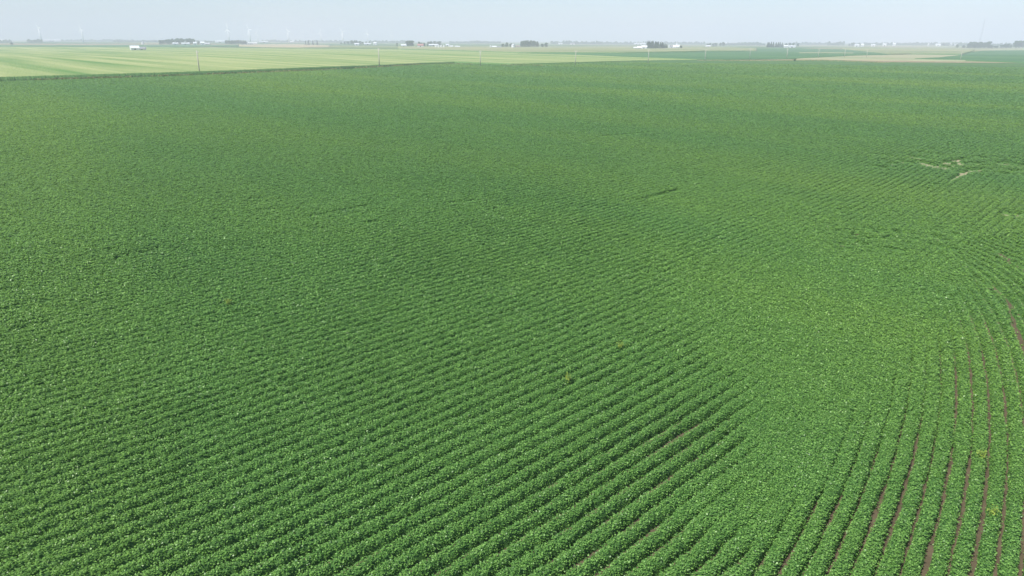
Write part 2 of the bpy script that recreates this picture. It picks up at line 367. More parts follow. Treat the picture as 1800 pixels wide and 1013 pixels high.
# ------------------------------------------------------------------ far fields
def field(name, label, near, farr, h, mats, nx=160, ny=60, jit=0.2, hx=None):
    """slab of standing crop between two boundary lines given in photo pixels"""
    xs0 = max(near[0][0], farr[0][0]); xs1 = min(near[-1][0], farr[-1][0])
    xs = np.linspace(xs0, xs1, nx)
    yn = np.interp(xs, *zip(*near)); yf = np.interp(xs, *zip(*farr))
    az = np.zeros(nx); Dn = np.zeros(nx); Df = np.zeros(nx)
    for k in range(nx):
        a = at(xs[k], yn[k]); b = at(xs[k], min(yf[k], yn[k] - 0.05)); az[k] = math.atan2(*a); Dn[k] = math.hypot(*a); Df[k] = max(math.hypot(*b), Dn[k] + 5)
    s = np.linspace(0, 1, ny)[:, None]
    Dm = np.exp(np.log(Dn)[None] * (1 - s) + np.log(Df)[None] * s); A = np.broadcast_to(az, Dm.shape)
    X = Dm * np.sin(A); Y = Dm * np.cos(A)
    hh = np.full(nx, h) if hx is None else np.interp(xs, *zip(*hx))
    Z = T(X, Y) + hh[None] * (1 + 0 * s) + jit * (rng.random(X.shape) - .5)
    V = np.stack([X, Y, Z], -1).reshape(-1, 3)
    i, j = np.meshgrid(np.arange(ny - 1), np.arange(nx - 1), indexing='ij')
    Ft = np.stack([i * nx + j, i * nx + j + 1, (i + 1) * nx + j + 1, (i + 1) * nx + j], -1).reshape(-1, 4)
    # side skirt all round, pushed out a little and ragged
    ring = [0 * nx + j for j in range(nx)] + [i * nx + nx - 1 for i in range(1, ny)] + [(ny - 1) * nx + j for j in range(nx - 2, -1, -1)] + [i * nx for i in range(ny - 2, 0, -1)]
    ring = np.array(ring); B = V[ring].copy(); dr = np.hypot(B[:, 0], B[:, 1]); out = np.zeros(len(ring)); out[:nx] = -0.55 * hh * (0.7 + 0.6 * rng.random(nx)); B[:, 0] *= 1 + out / dr; B[:, 1] *= 1 + out / dr; B[:, 2] = T(B[:, 0], B[:, 1]) - 0.1
    nV = len(V); nr_ = len(ring); k = np.arange(nr_); k2 = (k + 1) % nr_
    Fs = np.stack([nV + k, nV + k2, ring[k2], ring[k]], -1)
    mi = np.concatenate([np.zeros(len(Ft), int), np.ones(len(Fs), int)])
    o = np_mesh(name, np.concatenate([V, B]), np.concatenate([Ft, Fs]), mats, mat_idx=mi)
    return tag(o, label, 'crop', kind='stuff')

ROWROT = R(47)
M_corn = mat('corn_tassel', (0.10, 0.215, 0.05), 0.9, 0.15, (0.33, 0.37, 0.15), 0.03, (0.08, 1.8, 1), ROWROT, detail=8, contrast=(0.3, 0.6))
M_corn2 = mat('far_corn', (0.17, 0.23, 0.09), 0.9, 0.1, (0.32, 0.31, 0.16), 0.008, (0.15, 1.6, 1), ROWROT, detail=6)
M_stalk = mat('corn_stalk', (0.07, 0.16, 0.045), 0.85, 0.2, (0.12, 0.23, 0.07), 1.5)
M_soyf = mat('far_soybean', (0.05, 0.14, 0.045), 0.85, 0.2, (0.085, 0.19, 0.06), 0.01, (0.2, 1.6, 1), ROWROT)
M_tan = mat('ripe_grain', (0.35, 0.33, 0.2), 0.9, 0.1, (0.24, 0.29, 0.14), 0.01, (0.15, 1.8, 1), ROWROT)
M_stub = mat('stubble', (0.42, 0.32, 0.2), 0.95, 0.1, (0.34, 0.33, 0.19), 0.01, (0.2, 1.8, 1), ROWROT)

field('corn_crop', 'large pale tasselled cornfield behind the soybeans at left with dark green edge',
      [(-250, 151.8), (0, 143.6), (150, 138.7), (300, 133.8), (400, 130.2), (500, 126), (600, 121.6), (667, 118.3), (740, 113.3), (800, 111), (900, 114.3), (1000, 111.5), (1090, 108.5), (1150, 107.3), (1225, 106.3)],
      [(-250, 84), (0, 84), (300, 85), (500, 87), (700, 88), (830, 92), (990, 96), (1090, 101), (1150, 103), (1225, 106)], 2.3, [M_corn, M_stalk], 1000, 160, 0.22,
      hx=[(-250, 2.0), (600, 1.9), (740, 1.1), (900, 0.9), (1225, 0.6)])
field('corn_crop', 'grey green cornfield strip in front of the rounded tree grove near centre',
      [(700, 87.6), (830, 91.5), (912, 94.3), (1090, 94.8), (1150, 93.6), (1240, 91.5), (1330, 91.3)],
      [(700, 83), (830, 83), (912, 83.5), (1090, 84), (1150, 87), (1240, 83), (1330, 86)], 2.0, [M_corn2, M_stalk], 160, 50, 0.3)
field('soybean_crop', 'blue green soybean wedge behind the pale corn right of centre',
      [(905, 95.2), (990, 97), (1090, 100.8), (1150, 102.8), (1225, 105.7), (1300, 105.5), (1396, 104.5), (1410, 103.5), (1500, 98.8), (1560, 97.3)],
      [(905, 94.8), (990, 94.7), (1090, 95), (1150, 94), (1240, 92), (1318, 91.5), (1325, 86), (1396, 86), (1500, 88), (1560, 89)], 0.9, [M_soyf, M_soyf], 200, 60, 0.2)
field('grain_crop', 'pale tan field tapering to points at right beyond the soybeans',
      [(1400, 104.6), (1450, 104.8), (1500, 106), (1560, 107), (1600, 107), (1650, 108), (1697, 108.3)],
      [(1400, 104), (1450, 101), (1500, 98.8), (1560, 97.3), (1600, 96.5), (1650, 97), (1690, 97.4), (1697, 108)], 0.5, [M_tan, M_tan], 120, 40, 0.1)
field('soybean_crop', 'dark green wedge set into the right end of the pale tan field',
      [(1608, 104.5), (1650, 105.8), (1690, 106.5), (1800, 111.4), (2050, 112)], [(1608, 104.3), (1650, 102.5), (1692, 97.6), (1720, 90), (1800, 89), (2050, 89)], 0.95, [M_soyf, M_soyf], 140, 60, 0.15)
field('corn_crop', 'grey green field band behind the pale tan field at right',
      [(1480, 87.6), (1560, 96.5), (1600, 95.8), (1690, 96.6), (1712, 90)], [(1480, 85), (1560, 85), (1650, 85.5), (1712, 86)], 1.4, [M_corn2, M_stalk], 80, 30, 0.2)
field('stubble_crop', 'thin pale strip in front of the blue tree line at far right',
      [(1640, 88.5), (1720, 88.8), (1800, 88.6), (2050, 88.5)], [(1640, 87.9), (1720, 87.4), (1800, 85), (2050, 85)], 0.4, [M_tan, M_tan], 60, 16, 0.05)
field('stubble_crop', 'pale strip with two thin lines left of the tan field',
      [(1405, 94.5), (1450, 94.6), (1500, 95)], [(1405, 94), (1450, 93.4), (1500, 94)], 1.3, [M_tan, M_tan], 40, 10, 0.05)
field('soybean_crop', 'dull green band on the horizon behind the left cornfield',
      [(-250, 83.5), (0, 83), (150, 82.5), (300, 84), (420, 82)], [(-250, 80), (0, 79.5), (150, 80), (300, 79), (420, 79.5)], 0.9, [M_soyf, M_soyf], 90, 24, 0.2)
field('stubble_crop', 'pinkish tan strip behind the left cornfield below a distant turbine',
      [(420, 82), (470, 83.5), (530, 84), (580, 83)], [(420, 79), (470, 78), (530, 78), (580, 80)], 0.5, [M_stub, M_stub], 50, 20, 0.1)

# ------------------------------------------------------------------ rough grass verge between the crops
M_dry = mat('dry_grass', (0.42, 0.40, 0.2), 0.9, 0.1, (0.2, 0.27, 0.1), 0.6)
def tufts(segs, label, h=0.7):
    P = []
    for (x0, y0, x1, y1, n) in segs:
        a, b = at(x0, y0), at(x1, y1)
        for k in range(n):
            u = random.random(); cl = float(vnoise(np.array([u * n / 14.0]), np.array([x0 * 1.0]))[0])
            if random.random() > cl * 1.5: continue
            P.append((a[0] + (b[0] - a[0]) * u + random.gauss(0, .6), a[1] + (b[1] - a[1]) * u + random.gauss(0, .6)))
    P = np.array(P); V = []
    for x, y in P:
        z = float(T(x, y)) + 0.3; hh = h * random.uniform(.6, 1.4)
        for q in range(3):
            t = random.uniform(0, math.pi); w = random.uniform(.25, .5); c, s = math.cos(t) * w, math.sin(t) * w
            V += [(x - c, y - s, z), (x + c, y + s, z), (x + c * .6, y + s * .6, z + hh), (x - c * .8, y - s * .8, z + hh * random.uniform(.7, 1))]
    V = np.array(V); o = np_mesh('grass_verge', V, np.arange(len(V)).reshape(-1, 4), M_dry)
    tag(o, label, 'grass', kind='stuff')
tufts([(40, 143.6, 100, 141.6, 60), (100, 141.6, 210, 138.6, 420), (210, 138.6, 345, 133.6, 150), (355, 132.6, 560, 125, 260), (560, 125, 740, 114.5, 260)],
      'dry yellow grass tufts along the foot of the left cornfield')
tufts([(1240, 107, 1300, 108, 160), (1300, 108, 1400, 108, 200), (1400, 107.5, 1470, 108.5, 200), (1470, 108.5, 1560, 112, 300), (780, 113.5, 830, 114, 60), (880, 116, 960, 116.5, 120)],
      'pale grass line along the far edge of the soybean field right of centre')

# ------------------------------------------------------------------ utility poles
M_wood = mat('weathered_wood', (0.55, 0.52, 0.46), 0.85, 0.2, (0.42, 0.39, 0.34), 3.0, (1, 1, .1))
M_ceramic = mat('porcelain', (0.7, 0.7, 0.68), 0.3, 0.5)
M_steel = mat('galvanised_steel', (0.55, 0.57, 0.6), 0.5, 0.5, (0.45, 0.47, 0.5), 0.5, metal=0.3)
def make_pole():
    r = empty('utility_pole', (0, 0, 0))
    MB().tube([(0, 0, 0), (0, 0, 6), (0, 0, 12)], [0.24, 0.20, 0.15], 10).build('pole', M_wood, r, True)
    cr = MB().box(-1.2, 1.2, 0.16, 0.30, 10.9, 11.08).build('crossarm', M_wood, r)
    for x in (-1.1, 0.55, 1.1):
        MB().tube([(x, .23, 11.08), (x, .23, 11.2), (x, .23, 11.3)], [.06, .1, .05], 8).build('insulator', M_ceramic, cr, True)
    return r
pole0 = make_pole()
PL = [(351.5, 131.5, 38), (667, 119, 33), (844.5, 117, 27.5), (1011, 116, 27), (1139, 112, 24), (1239, 108.5, 21), (1317.5, 104.5, 18), (1382.5, 104.5, 17), (1438, 102, 15), (1484, 101.5, 14), (1523, 102, 13), (1688, 107, 14)]
PLAB = ['wooden power pole standing by the cornfield edge, nearest and leftmost', 'wooden power pole rising from the cornfield edge below the far white turbines', 'faint wooden power pole at the soybean edge left of the centre tree grove',
        'wooden power pole at the soybean edge with the green wedge starting behind it', 'pale wooden power pole standing under the dark conifer grove', 'pale wooden power pole just past the tip of the pale corn wedge',
        'pale wooden power pole between the corn tip and the small round bush', 'slim pale power pole just left of the small round bush', 'faint power pole at the left tip of the tan field',
        'faint power pole over the left part of the tan field', 'pale power pole over the middle of the tan field', 'faint lone power pole past the right tip of the tan field']
for k, ((x, y, hp), lb) in enumerate(zip(PL, PLAB)):
    p = pole0 if k == 0 else copy_tree(pole0)
    X, Y = at(x, y); D = math.hypot(X, Y)
    p.location = (X, Y, float(T(X, Y)) - 0.1)
    s = hp * D / FPX / 12.0 * 0.94
    p.scale = (s * 1.25, s * 1.25, s); p.rotation_euler = (R(random.uniform(-1, 1)), R(random.uniform(-1.0, 1.0)), R(-43 + random.uniform(-6, 6)))
    tag(p, lb, 'power pole', 'power poles along the far field edge')

# ------------------------------------------------------------------ wind turbines
M_white = mat('turbine_white', (0.9, 0.9, 0.9), 0.4, 0.4)
def make_turbine():
    r = empty('wind_turbine', (0, 0, 0))
    MB().tube([(0, 0, -2), (0, 0, 40), (0, 0, 79)], [4.2, 3.6, 2.8], 16).build('tower', M_white, r, True)
    MB().box(-1.9, 1.9, -2.5, 8, 78.4, 82).build('nacelle', M_white, r)
    hub = MB().tube([(0, 0, 0), (0, -1.6, 0), (0, -3.0, 0)], [1.9, 1.7, .4], 12).build('hub', M_white, r, True, loc=(0, -2.6, 80.2))
    for k in range(3):
        b = MB(); st = []
        for (s, c, th) in ((0, 1.5, 1.3), (3, 2.2, 1.1), (8, 3.4, .8), (20, 2.8, .6), (32, 2.0, .4), (41, .8, .1)):
            st.append([(-c * .6, -1.2 - th / 2, s), (c, -1.2, s), (-c * .6, -1.2 + th / 2, s), (-c, -1.2, s)])
        vs = [p for q in st for p in q]; fs = [(i * 4 + j, i * 4 + (j + 1) % 4, i * 4 + 4 + (j + 1) % 4, i * 4 + 4 + j) for i in range(5) for j in range(4)] + [(0, 1, 2, 3), (23, 22, 21, 20)]
        b.add(vs, fs); o = b.build('blade', M_white, hub); o.rotation_euler.y = R(120 * k)
    return r
turb0 = make_turbine()
# (x px, distance m, blade angle deg clockwise from straight up, label)
TU = [(73, 5300, -35, 'white wind turbine leftmost of all, rising beside a pale long building'),
      (146.5, 5400, -8, 'white wind turbine second from the left, standing alone over open fields'),
      (403, 5100, 2, 'white wind turbine with one blade straight up behind the low tree row'),
      (440, 5200, -28, 'white wind turbine with a blade leaning left, just right of the low tree row'),
      (453.5, 7600, 25, 'smaller faint wind turbine close behind the one with the left leaning blade'),
      (508, 6200, -33, 'white wind turbine above the pinkish tan strip'),
      (564.5, 7200, 20, 'faint wind turbine above the row of separate small trees'),
      (603, 6100, -38, 'white wind turbine with two blades raised in a V, left of the round grove'),
      (646.5, 6800, 1, 'thin white wind turbine rising behind the white barn and grove'),
      (689.5, 8200, 3, 'faint wind turbine between the white barn and the big dark tree clump'),
      (746, 9800, -15, 'very faint wind turbine over the red roofed farm'),
      (286, 9000, 12, 'very faint wind turbine over the left end of the long tree grove'),
      (230, 9500, -30, 'very faint wind turbine left of the long tree grove'),
      (485, 9400, 40, 'very faint wind turbine between two brighter ones over the long white shed'),
      (531, 9600, 5, 'very faint wind turbine just left of the row of separate small trees')]
for k, (x, D, ang, lb) in enumerate(TU):
    t = turb0 if k == 0 else copy_tree(turb0)
    D *= 0.79; t.scale = (0.81, 0.81, 0.81); d = ray(x, 72.0); h = math.hypot(d[0], d[1]); X, Y = d[0] / h * D, d[1] / h * D
    t.location = (X, Y, float(T(X, Y)))
    t.rotation_euler.z = -R(40 + random.uniform(-7, 7))
    hb = [c for c in t.children if c.name.startswith('hub')][0]; hb.rotation_euler.y = R(ang)
    tag(t, lb, 'wind turbine', 'wind turbines on the horizon')

# mast
def mast(x, D, H, label):
    d = ray(x, 76.0); h = math.hypot(d[0], d[1]); X, Y = d[0] / h * D, d[1] / h * D
    r = empty('lattice_mast', (X, Y, float(T(X, Y)))); m = MB()
    w0, w1 = H * .028, H * .006; n = 14
    L = [[(sx * (w0 + (w1 - w0) * k / n), sy * (w0 + (w1 - w0) * k / n), H * k / n) for sx, sy in ((-1, -1), (1, -1), (1, 1), (-1, 1))] for k in range(n + 1)]
    for k in range(n):
        for q in range(4):
            m.tube([L[k][q], L[k + 1][q]], [.5, .5], 4); m.tube([L[k][q], L[k + 1][(q + 1) % 4]], [.3, .3], 4); m.tube([L[k][q], L[k][(q + 1) % 4]], [.3, .3], 4)
    m.build('lattice', M_steel, r); MB().tube([(0, 0, H), (0, 0, H * 1.08)], [.5, .25], 6).build('antenna', M_steel, r)
    tag(r, label, 'mast')
mast(1722, 5600, 155, 'tall faint grey lattice mast above the blue tree line at far right')

# ------------------------------------------------------------------ trees
M_fol = leaf_mat('tree_foliage', (0.03, 0.085, 0.022), (0.07, 0.16, 0.045), (0.07, 0.12, 0.035), trans=0.2, rough=0.7, spec=0.2)
M_folc = leaf_mat('conifer_foliage', (0.02, 0.05, 0.022), (0.045, 0.09, 0.04), (0.04, 0.08, 0.03), trans=0.1, rough=0.7, spec=0.2)
M_bark = mat('bark', (0.16, 0.12, 0.09), 0.9, 0.1, (0.1, 0.075, 0.06), 2.0)
def blades(P, Nrm, size):
    n = len(P); a = rng.standard_normal((n, 3)); u = np.cross(Nrm, a); u /= np.linalg.norm(u, axis=1)[:, None] + 1e-9; v = np.cross(Nrm, u)
    s = size * (0.6 + 0.8 * rng.random(n))[:, None]
    q = np.stack([P - u * s, P - v * s * .7, P + u * s, P + v * s * .7], 1); return q.reshape(-1, 3)
def make_tree(kind, seed):
    """unit tree: height 1, half width about .42"""
    global rng
    rs = np.random.default_rng(seed); r = empty('broadleaf_tree' if kind == 'b' else 'conifer_tree', (0, 0, 0))
    m = MB(); m.tube([(0, 0, -.02), (.005, 0, .2), (-.01, .01, .5)], [.032, .024, .012], 8)
    if kind == 'b':
        nl = 13; cs = []
        for k in range(nl):
            t = rs.random() * 2 * math.pi; rad = rs.random() ** .6 * .28; h = .36 + rs.random() * .46; rad *= 1.15 - abs(h - .5)
            c = np.array([math.cos(t) * rad, math.sin(t) * rad, h]); cs.append((c, rs.uniform(.09, .19)))
            if k < 7: m.tube([(0, 0, .16 + .02 * k), tuple(c * [.5, .5, 1] - [0, 0, .08]), tuple(c)], [.015, .01, .004], 5)
        P = []; Nn = []
        for c, s in cs:
            n = int(150 * (s / .14) ** 2); d = rs.standard_normal((n, 3)); d /= np.linalg.norm(d, axis=1)[:, None]
            P.append(c + d * (s * (0.55 + .5 * rs.random(n)))[:, None] * [1, 1, .85]); Nn.append(d + .5 * rs.standard_normal((n, 3)))
        P = np.concatenate(P); Nn = np.concatenate(Nn); size = .034; fm = M_fol
        # dense bottom skirt of low growth
        n = 260; t = rs.random(n) * 2 * np.pi; rad = .12 + .2 * rs.random(n)
        P = np.concatenate([P, np.stack([np.cos(t) * rad, np.sin(t) * rad, .12 + .3 * rs.random(n)], -1)]); Nn = np.concatenate([Nn, rs.standard_normal((n, 3))])
    else:
        n = 1500; h = rs.random(n) ** 1.4; t = rs.random(n) * 2 * np.pi; tier = 1 - .3 * ((h * 9) % 1)
        rad = (.25 * (1 - h) ** .8 * tier) * (.6 + .5 * rs.random(n)) + .01
        P = np.stack([np.cos(t) * rad, np.sin(t) * rad, .06 + .94 * h - rad * .2], -1); Nn = np.stack([np.cos(t), np.sin(t), .7 + 0 * t], -1) + .5 * rs.standard_normal((n, 3)); size = .028; fm = M_folc
        m.tube([(0, 0, .4), (0, 0, .95)], [.014, .003], 6)
    Nn /= np.linalg.norm(Nn, axis=1)[:, None]
    q = blades(P, Nn, size)
    m.build('trunk', M_bark, r, True)
    np_mesh('crown', q, np.arange(len(q)).reshape(-1, 4), fm, r, face_attr=rs.random(len(P)))
    return r
PROTO = {}
def place_tree(x, base, top, kind, label, group, wid=None, D=None):
    hz = 71.5 + (x - 900) * 0.0035
    X, Y = at(x, base) if D is None else (None, None)
    if D is not None:
        d = ray(x, base); h = math.hypot(d[0], d[1]); X, Y = d[0] / h * D, d[1] / h * D
    D_ = math.hypot(X, Y); hm = (base - top) * D_ / FPX * 0.95
    v = random.randrange(4); key = (kind, v)
    if key not in PROTO: PROTO[key] = make_tree(kind, 100 + v + (10 if kind == 'c' else 0)); t = PROTO[key]
    else: t = copy_tree(PROTO[key])
    t.location = (X, Y, float(T(X, Y)))
    w = hm * (1.0 if wid is None else wid) * random.uniform(.95, 1.15)
    t.scale = (w, w, hm); t.rotation_euler.z = random.uniform(0, 6.28)
    tag(t, label, 'tree', group)
# (x0,x1,n,base,top profile [(x,top)...],kind,widthfactor,label)
GR = [
 (282, 341, 11, 79.0, [(280, 71.5), (292, 70), (305, 69), (320, 67.8), (343, 69)], 'b', 1.1, 'leafy tree in the long dark grove behind the low white sheds at left'),
 (349, 349, 1, 79.0, [(349, 73)], 'b', .9, 'small tree alone between white farm buildings right of the long grove'),
 (399, 433, 8, 78.3, [(397, 71.5), (420, 70.8), (435, 71.8)], 'b', 1.2, 'low tree in the row below the turbine with an upright blade'),
 (536.5, 557, 4, 79.0, [(536, 72), (557, 71)], 'c', 1.0, 'one of four separate dark trees in a short row left of centre'),
 (600, 606, 2, 78.3, [(600, 74.5), (606, 73)], 'b', 1.0, 'small tree at the left foot of the rounded grove below the V bladed turbine'),
 (613, 638, 6, 79.0, [(610, 72.5), (622, 70.8), (632, 71), (640, 74.5)], 'b', 1.15, 'tree in the rounded grove with a white shed at its foot'),
 (643, 655, 3, 77.3, [(643, 73), (655, 73)], 'b', 1.0, 'hazy tree behind the long white barn under the thin turbine'),
 (698, 698, 1, 82.0, [(698, 75)], 'b', .6, 'thin lone tree left of the white shed and big tree clump'),
 (717, 725, 3, 82.3, [(717, 72), (722, 70.3), (727, 73)], 'b', 1.0, 'big dark tree beside the small white shed left of centre'),
 (738, 751, 4, 82.6, [(738, 74), (745, 74.5), (751, 77.5)], 'b', .9, 'tree behind the red roofed barn left of centre'),
 (754, 774, 5, 80.0, [(754, 72.3), (774, 72.5)], 'b', 1.2, 'bluish tree in the flat topped block behind the grain bins'),
 (884, 897, 3, 84.0, [(884, 76), (890, 74.2), (897, 76.5)], 'b', 1.0, 'dark tree left of the domed grain bin near centre'),
 (902, 902, 1, 83.3, [(902, 76)], 'b', 1.0, 'dark tree directly behind the domed grain bin near centre'),
 (917, 944, 6, 83.8, [(914, 73), (926, 70.3), (940, 70.8), (947, 73)], 'b', 1.0, 'tall rounded grey green tree in the largest grove near centre'),
 (953, 960, 2, 83.8, [(953, 76), (960, 75)], 'b', 1.0, 'lower tree at the right end of the largest grove near centre'),
 (1138.5, 1172, 12, 86.5, [(1137, 72.5), (1150, 73.5), (1164, 75.5), (1174, 78.5)], 'c', 1.25, 'dark conifer in the dense windbreak between white farm buildings'),
 (1197, 1197, 1, 86.2, [(1197, 79.5)], 'b', 1.0, 'small dark tree at the right end of the white farmstead'),
 (1243, 1258, 4, 82.0, [(1242, 76.5), (1258, 76)], 'b', 1.2, 'tree in the low grove behind a cream shed right of the farmstead'),
 (1266, 1271, 2, 81.7, [(1266, 75.5), (1271, 74.3)], 'b', 1.0, 'taller tree pair right of the low grove behind the cream shed'),
 (1348, 1375, 8, 83.3, [(1346, 76), (1352, 75), (1375, 75.6)], 'c', 1.2, 'conifer in the straight windbreak left of two white sheds at right'),
 (1381, 1394, 3, 81.8, [(1381, 75.8), (1394, 75.5)], 'b', 1.1, 'broad tree behind the two white sheds at right'),
 (1402, 1402, 1, 82.5, [(1402, 77)], 'b', 1.0, 'small tree just right of the two white sheds at right'),
 (1492, 1510, 5, 81.3, [(1490, 77), (1500, 75.8), (1512, 78)], 'b', 1.2, 'tree in the small hazy grove above the left part of the tan field'),
 (1553, 1559, 2, 79.6, [(1553, 76.3), (1559, 74.8)], 'b', 1.0, 'hazy small tree over a white shed above the tan field'),
 (1568, 1577, 2, 79.6, [(1568, 76), (1577, 75)], 'b', 1.0, 'hazy small tree over the narrow white house above the tan field'),
 (1586, 1591, 2, 79.2, [(1586, 76.5), (1591, 76.3)], 'b', 1.1, 'hazy low tree right of the two small houses above the tan field'),
 (1646, 1666, 4, 81.0, [(1644, 77.3), (1665, 76)], 'b', 1.2, 'hazy blue tree behind the white roofs left of the mast'),
 (1682, 1682, 1, 85.0, [(1682, 79)], 'b', .9, 'short dark tree at the left end of the blue tree line'),
 (1694, 1742, 9, 85.2, [(1690, 80.5), (1742, 80)], 'b', 1.6, 'low hedge tree along the foot of the blue tree line below the mast'),
 (1705, 1714, 3, 84.6, [(1703, 75.5), (1709, 74.2), (1716, 76)], 'b', 1.1, 'rounded taller tree in the blue tree line left of the mast'),
 (1720, 1730, 3, 84.6, [(1720, 74.8), (1730, 75.3)], 'b', 1.0, 'taller tree in the blue tree line directly under the mast'),
 (1737, 1737, 1, 84.6, [(1737, 73.8)], 'b', .9, 'fan shaped tree right of the mast'),
 (1748, 1775, 6, 85.0, [(1748, 81.5), (1760, 79.5), (1767, 78), (1775, 80.5)], 'b', 1.4, 'low tree in the blue tree line between the mast and the right corner'),
 (1784, 1790, 3, 84.8, [(1783, 74.5), (1790, 73.4)], 'b', 1.1, 'tall blue grey tree second group from the right edge'),
 (1797, 1822, 5, 84.8, [(1797, 74), (1822, 74)], 'b', 1.1, 'tall blue grey tree at the right edge of the view'),
]
for (x0, x1, n, base, prof, kd, wf, lb) in GR:
    for k in range(n):
        x = x0 if n == 1 else x0 + (x1 - x0) * k / (n - 1) + random.uniform(-1, 1) * (1.2 if n > 2 else .2)
        top = float(np.interp(x, [p[0] for p in prof], [p[1] for p in prof])) + random.uniform(-.5, .7)
        place_tree(x, base + random.uniform(-.25, .2), top, kd, lb, ('trees: ' + lb) if n > 1 else None, wf)

# small dark bushes at field edges
for (x, b, t, lb) in ((1397, 108.2, 104.6, 'small round dark bush at the left tip of the tan field'), (1522, 114.0, 112.3, 'tiny dark bush in the soybean edge below the tan field'),
                      (1589, 114.5, 112.6, 'low dark bush in the soybean edge right of the tiny one'), (21, 79.3, 75.6, 'small dark bush alone in the pale field at far left')):
    place_tree(x, b, t, 'b', lb, None, 1.5)

# far tree lines that read as one mass
def treeline(segs, label):
    Q = []
    for (x0, x1, D, hm) in segs:
        n = int((x1 - x0) * 26)
        for k in range(n):
            x = random.uniform(x0, x1); d = ray(x, 74); h = math.hypot(d[0], d[1]); DD = D + random.uniform(-60, 60)
            X, Y = d[0] / h * DD, d[1] / h * DD
            env = hm * (0.45 + 0.75 * float(vnoise(np.array([x * .45]), np.array([D * .01]))[0]))
            Q.append((X, Y, float(T(X, Y)) + random.random() * env))
    P = np.array(Q); Nn = rng.standard_normal(P.shape); Nn[:, 1] -= 1.2; Nn /= np.linalg.norm(Nn, axis=1)[:, None]
    q = blades(P, Nn, 3.0)
    tag(np_mesh('treeline', q, np.arange(len(q)).reshape(-1, 4), M_fol, face_attr=rng.random(len(P))), label, 'trees', kind='stuff')
treeline([(-60, 20, 4300, 12), (48, 75, 4000, 17), (100, 240, 6200, 14), (200, 280, 4800, 10), (345, 400, 4600, 10), (455, 620, 5200, 15), (650, 720, 4800, 14), (790, 880, 4700, 12), (820, 850, 4600, 16)],
         'faint blue belt of far woods along the horizon at left')
treeline([(968, 1060, 4300, 17), (1060, 1140, 4700, 14), (1120, 1240, 4900, 14), (1270, 1345, 4200, 15), (1395, 1480, 5000, 15), (1455, 1485, 4300, 18), (1510, 1660, 4800, 13), (1600, 1700, 5600, 16), (1660, 1860, 4500, 14)],
         'faint blue belt of far woods along the horizon at right')

# ------------------------------------------------------------------ farm buildings
M_wall = mat('white_siding', (0.78, 0.78, 0.77), 0.6, 0.3, (0.7, 0.7, 0.69), 0.4)
M_roofw = mat('pale_metal_roof', (0.8, 0.81, 0.82), 0.45, 0.5, (0.7, 0.71, 0.73), 0.3)
M_roofr = mat('faded_red_roof', (0.42, 0.2, 0.17), 0.7, 0.3, (0.34, 0.17, 0.15), 0.4)
M_roofg = mat('grey_shingle', (0.3, 0.3, 0.32), 0.85, 0.2, (0.22, 0.22, 0.24), 0.5)
M_brown = mat('brown_boards', (0.24, 0.18, 0.15), 0.85, 0.2, (0.3, 0.23, 0.19), 0.6)
M_door = mat('dark_door', (0.07, 0.07, 0.08), 0.6, 0.3)
M_glass = mat('window_glass', (0.05, 0.06, 0.08), 0.15, 0.6)
M_cream = mat('cream_siding', (0.66, 0.6, 0.45), 0.7, 0.3)
def gable(w, d, h, rh, mats, root, style):
    wall = MB(); x, y = w / 2, d / 2
    wall.add([(-x, -y, -.5), (x, -y, -.5), (x, y, -.5), (-x, y, -.5), (-x, -y, h), (x, -y, h), (x, y, h), (-x, y, h), (-x, 0, h + rh), (x, 0, h + rh)],
             [(0, 1, 5, 4), (1, 2, 6, 9, 5), (2, 3, 7, 6), (3, 0, 4, 8, 7), (4, 5, 9, 8), (6, 7, 8, 9)])
    wall.build('wall', mats[0], root)
    e = .05 * d + .3; t = .25
    def slab(sy):
        m = MB(); y1 = sy * (y + e); z1 = h - rh * e / y + .08; z0 = h + rh + .08
        m.add([(-x - e, 0, z0), (x + e, 0, z0), (x + e, y1, z1), (-x - e, y1, z1), (-x - e, 0, z0 + t), (x + e, 0, z0 + t), (x + e, y1, z1 + t), (-x - e, y1, z1 + t)],
              [(0, 1, 2, 3), (7, 6, 5, 4), (0, 4, 5, 1), (1, 5, 6, 2), (2, 6, 7, 3), (3, 7, 4, 0)]); return m
    rf = slab(-1); s2 = slab(1); rf.add(s2.v, s2.f); rf.build('roof', mats[1], root)
    if style == 'house':
        for wx in (-.3, .3): MB().box(w * wx - w * .06, w * wx + w * .06, -y - .08, -y + .02, h * .4, h * .75).build('window', M_glass, root)
        MB().box(-w * .06, w * .06, -y - .1, -y + .02, 0, h * .65).build('door', M_door, root)
    else:
        MB().box(-w * .12, w * .12, -y - .1, -y + .02, 0, h * .8).build('door', M_door, root)
def bin_(w, h, mats, root):
    r = w / 2; m = MB(); n = 20; k = 9
    m.tube([(0, 0, -.5)] + [(0, 0, h * i / k) for i in range(k + 1)], [r] + [r * (1 + .012 * (i % 2)) for i in range(k + 1)], n); m.build('wall', mats[0], root, True)
    MB().tube([(0, 0, h), (0, 0, h + r * .45), (0, 0, h + r * .55), (0, 0, h + r * .65)], [r * 1.06, r * .3, r * .16, r * .1], n).build('roof', mats[1], root, True)
    MB().box(-r * .2, r * .2, -r * 1.06, -r * .97, .2, h * .3).build('door', M_door, root)
WW = (M_wall, M_roofw)
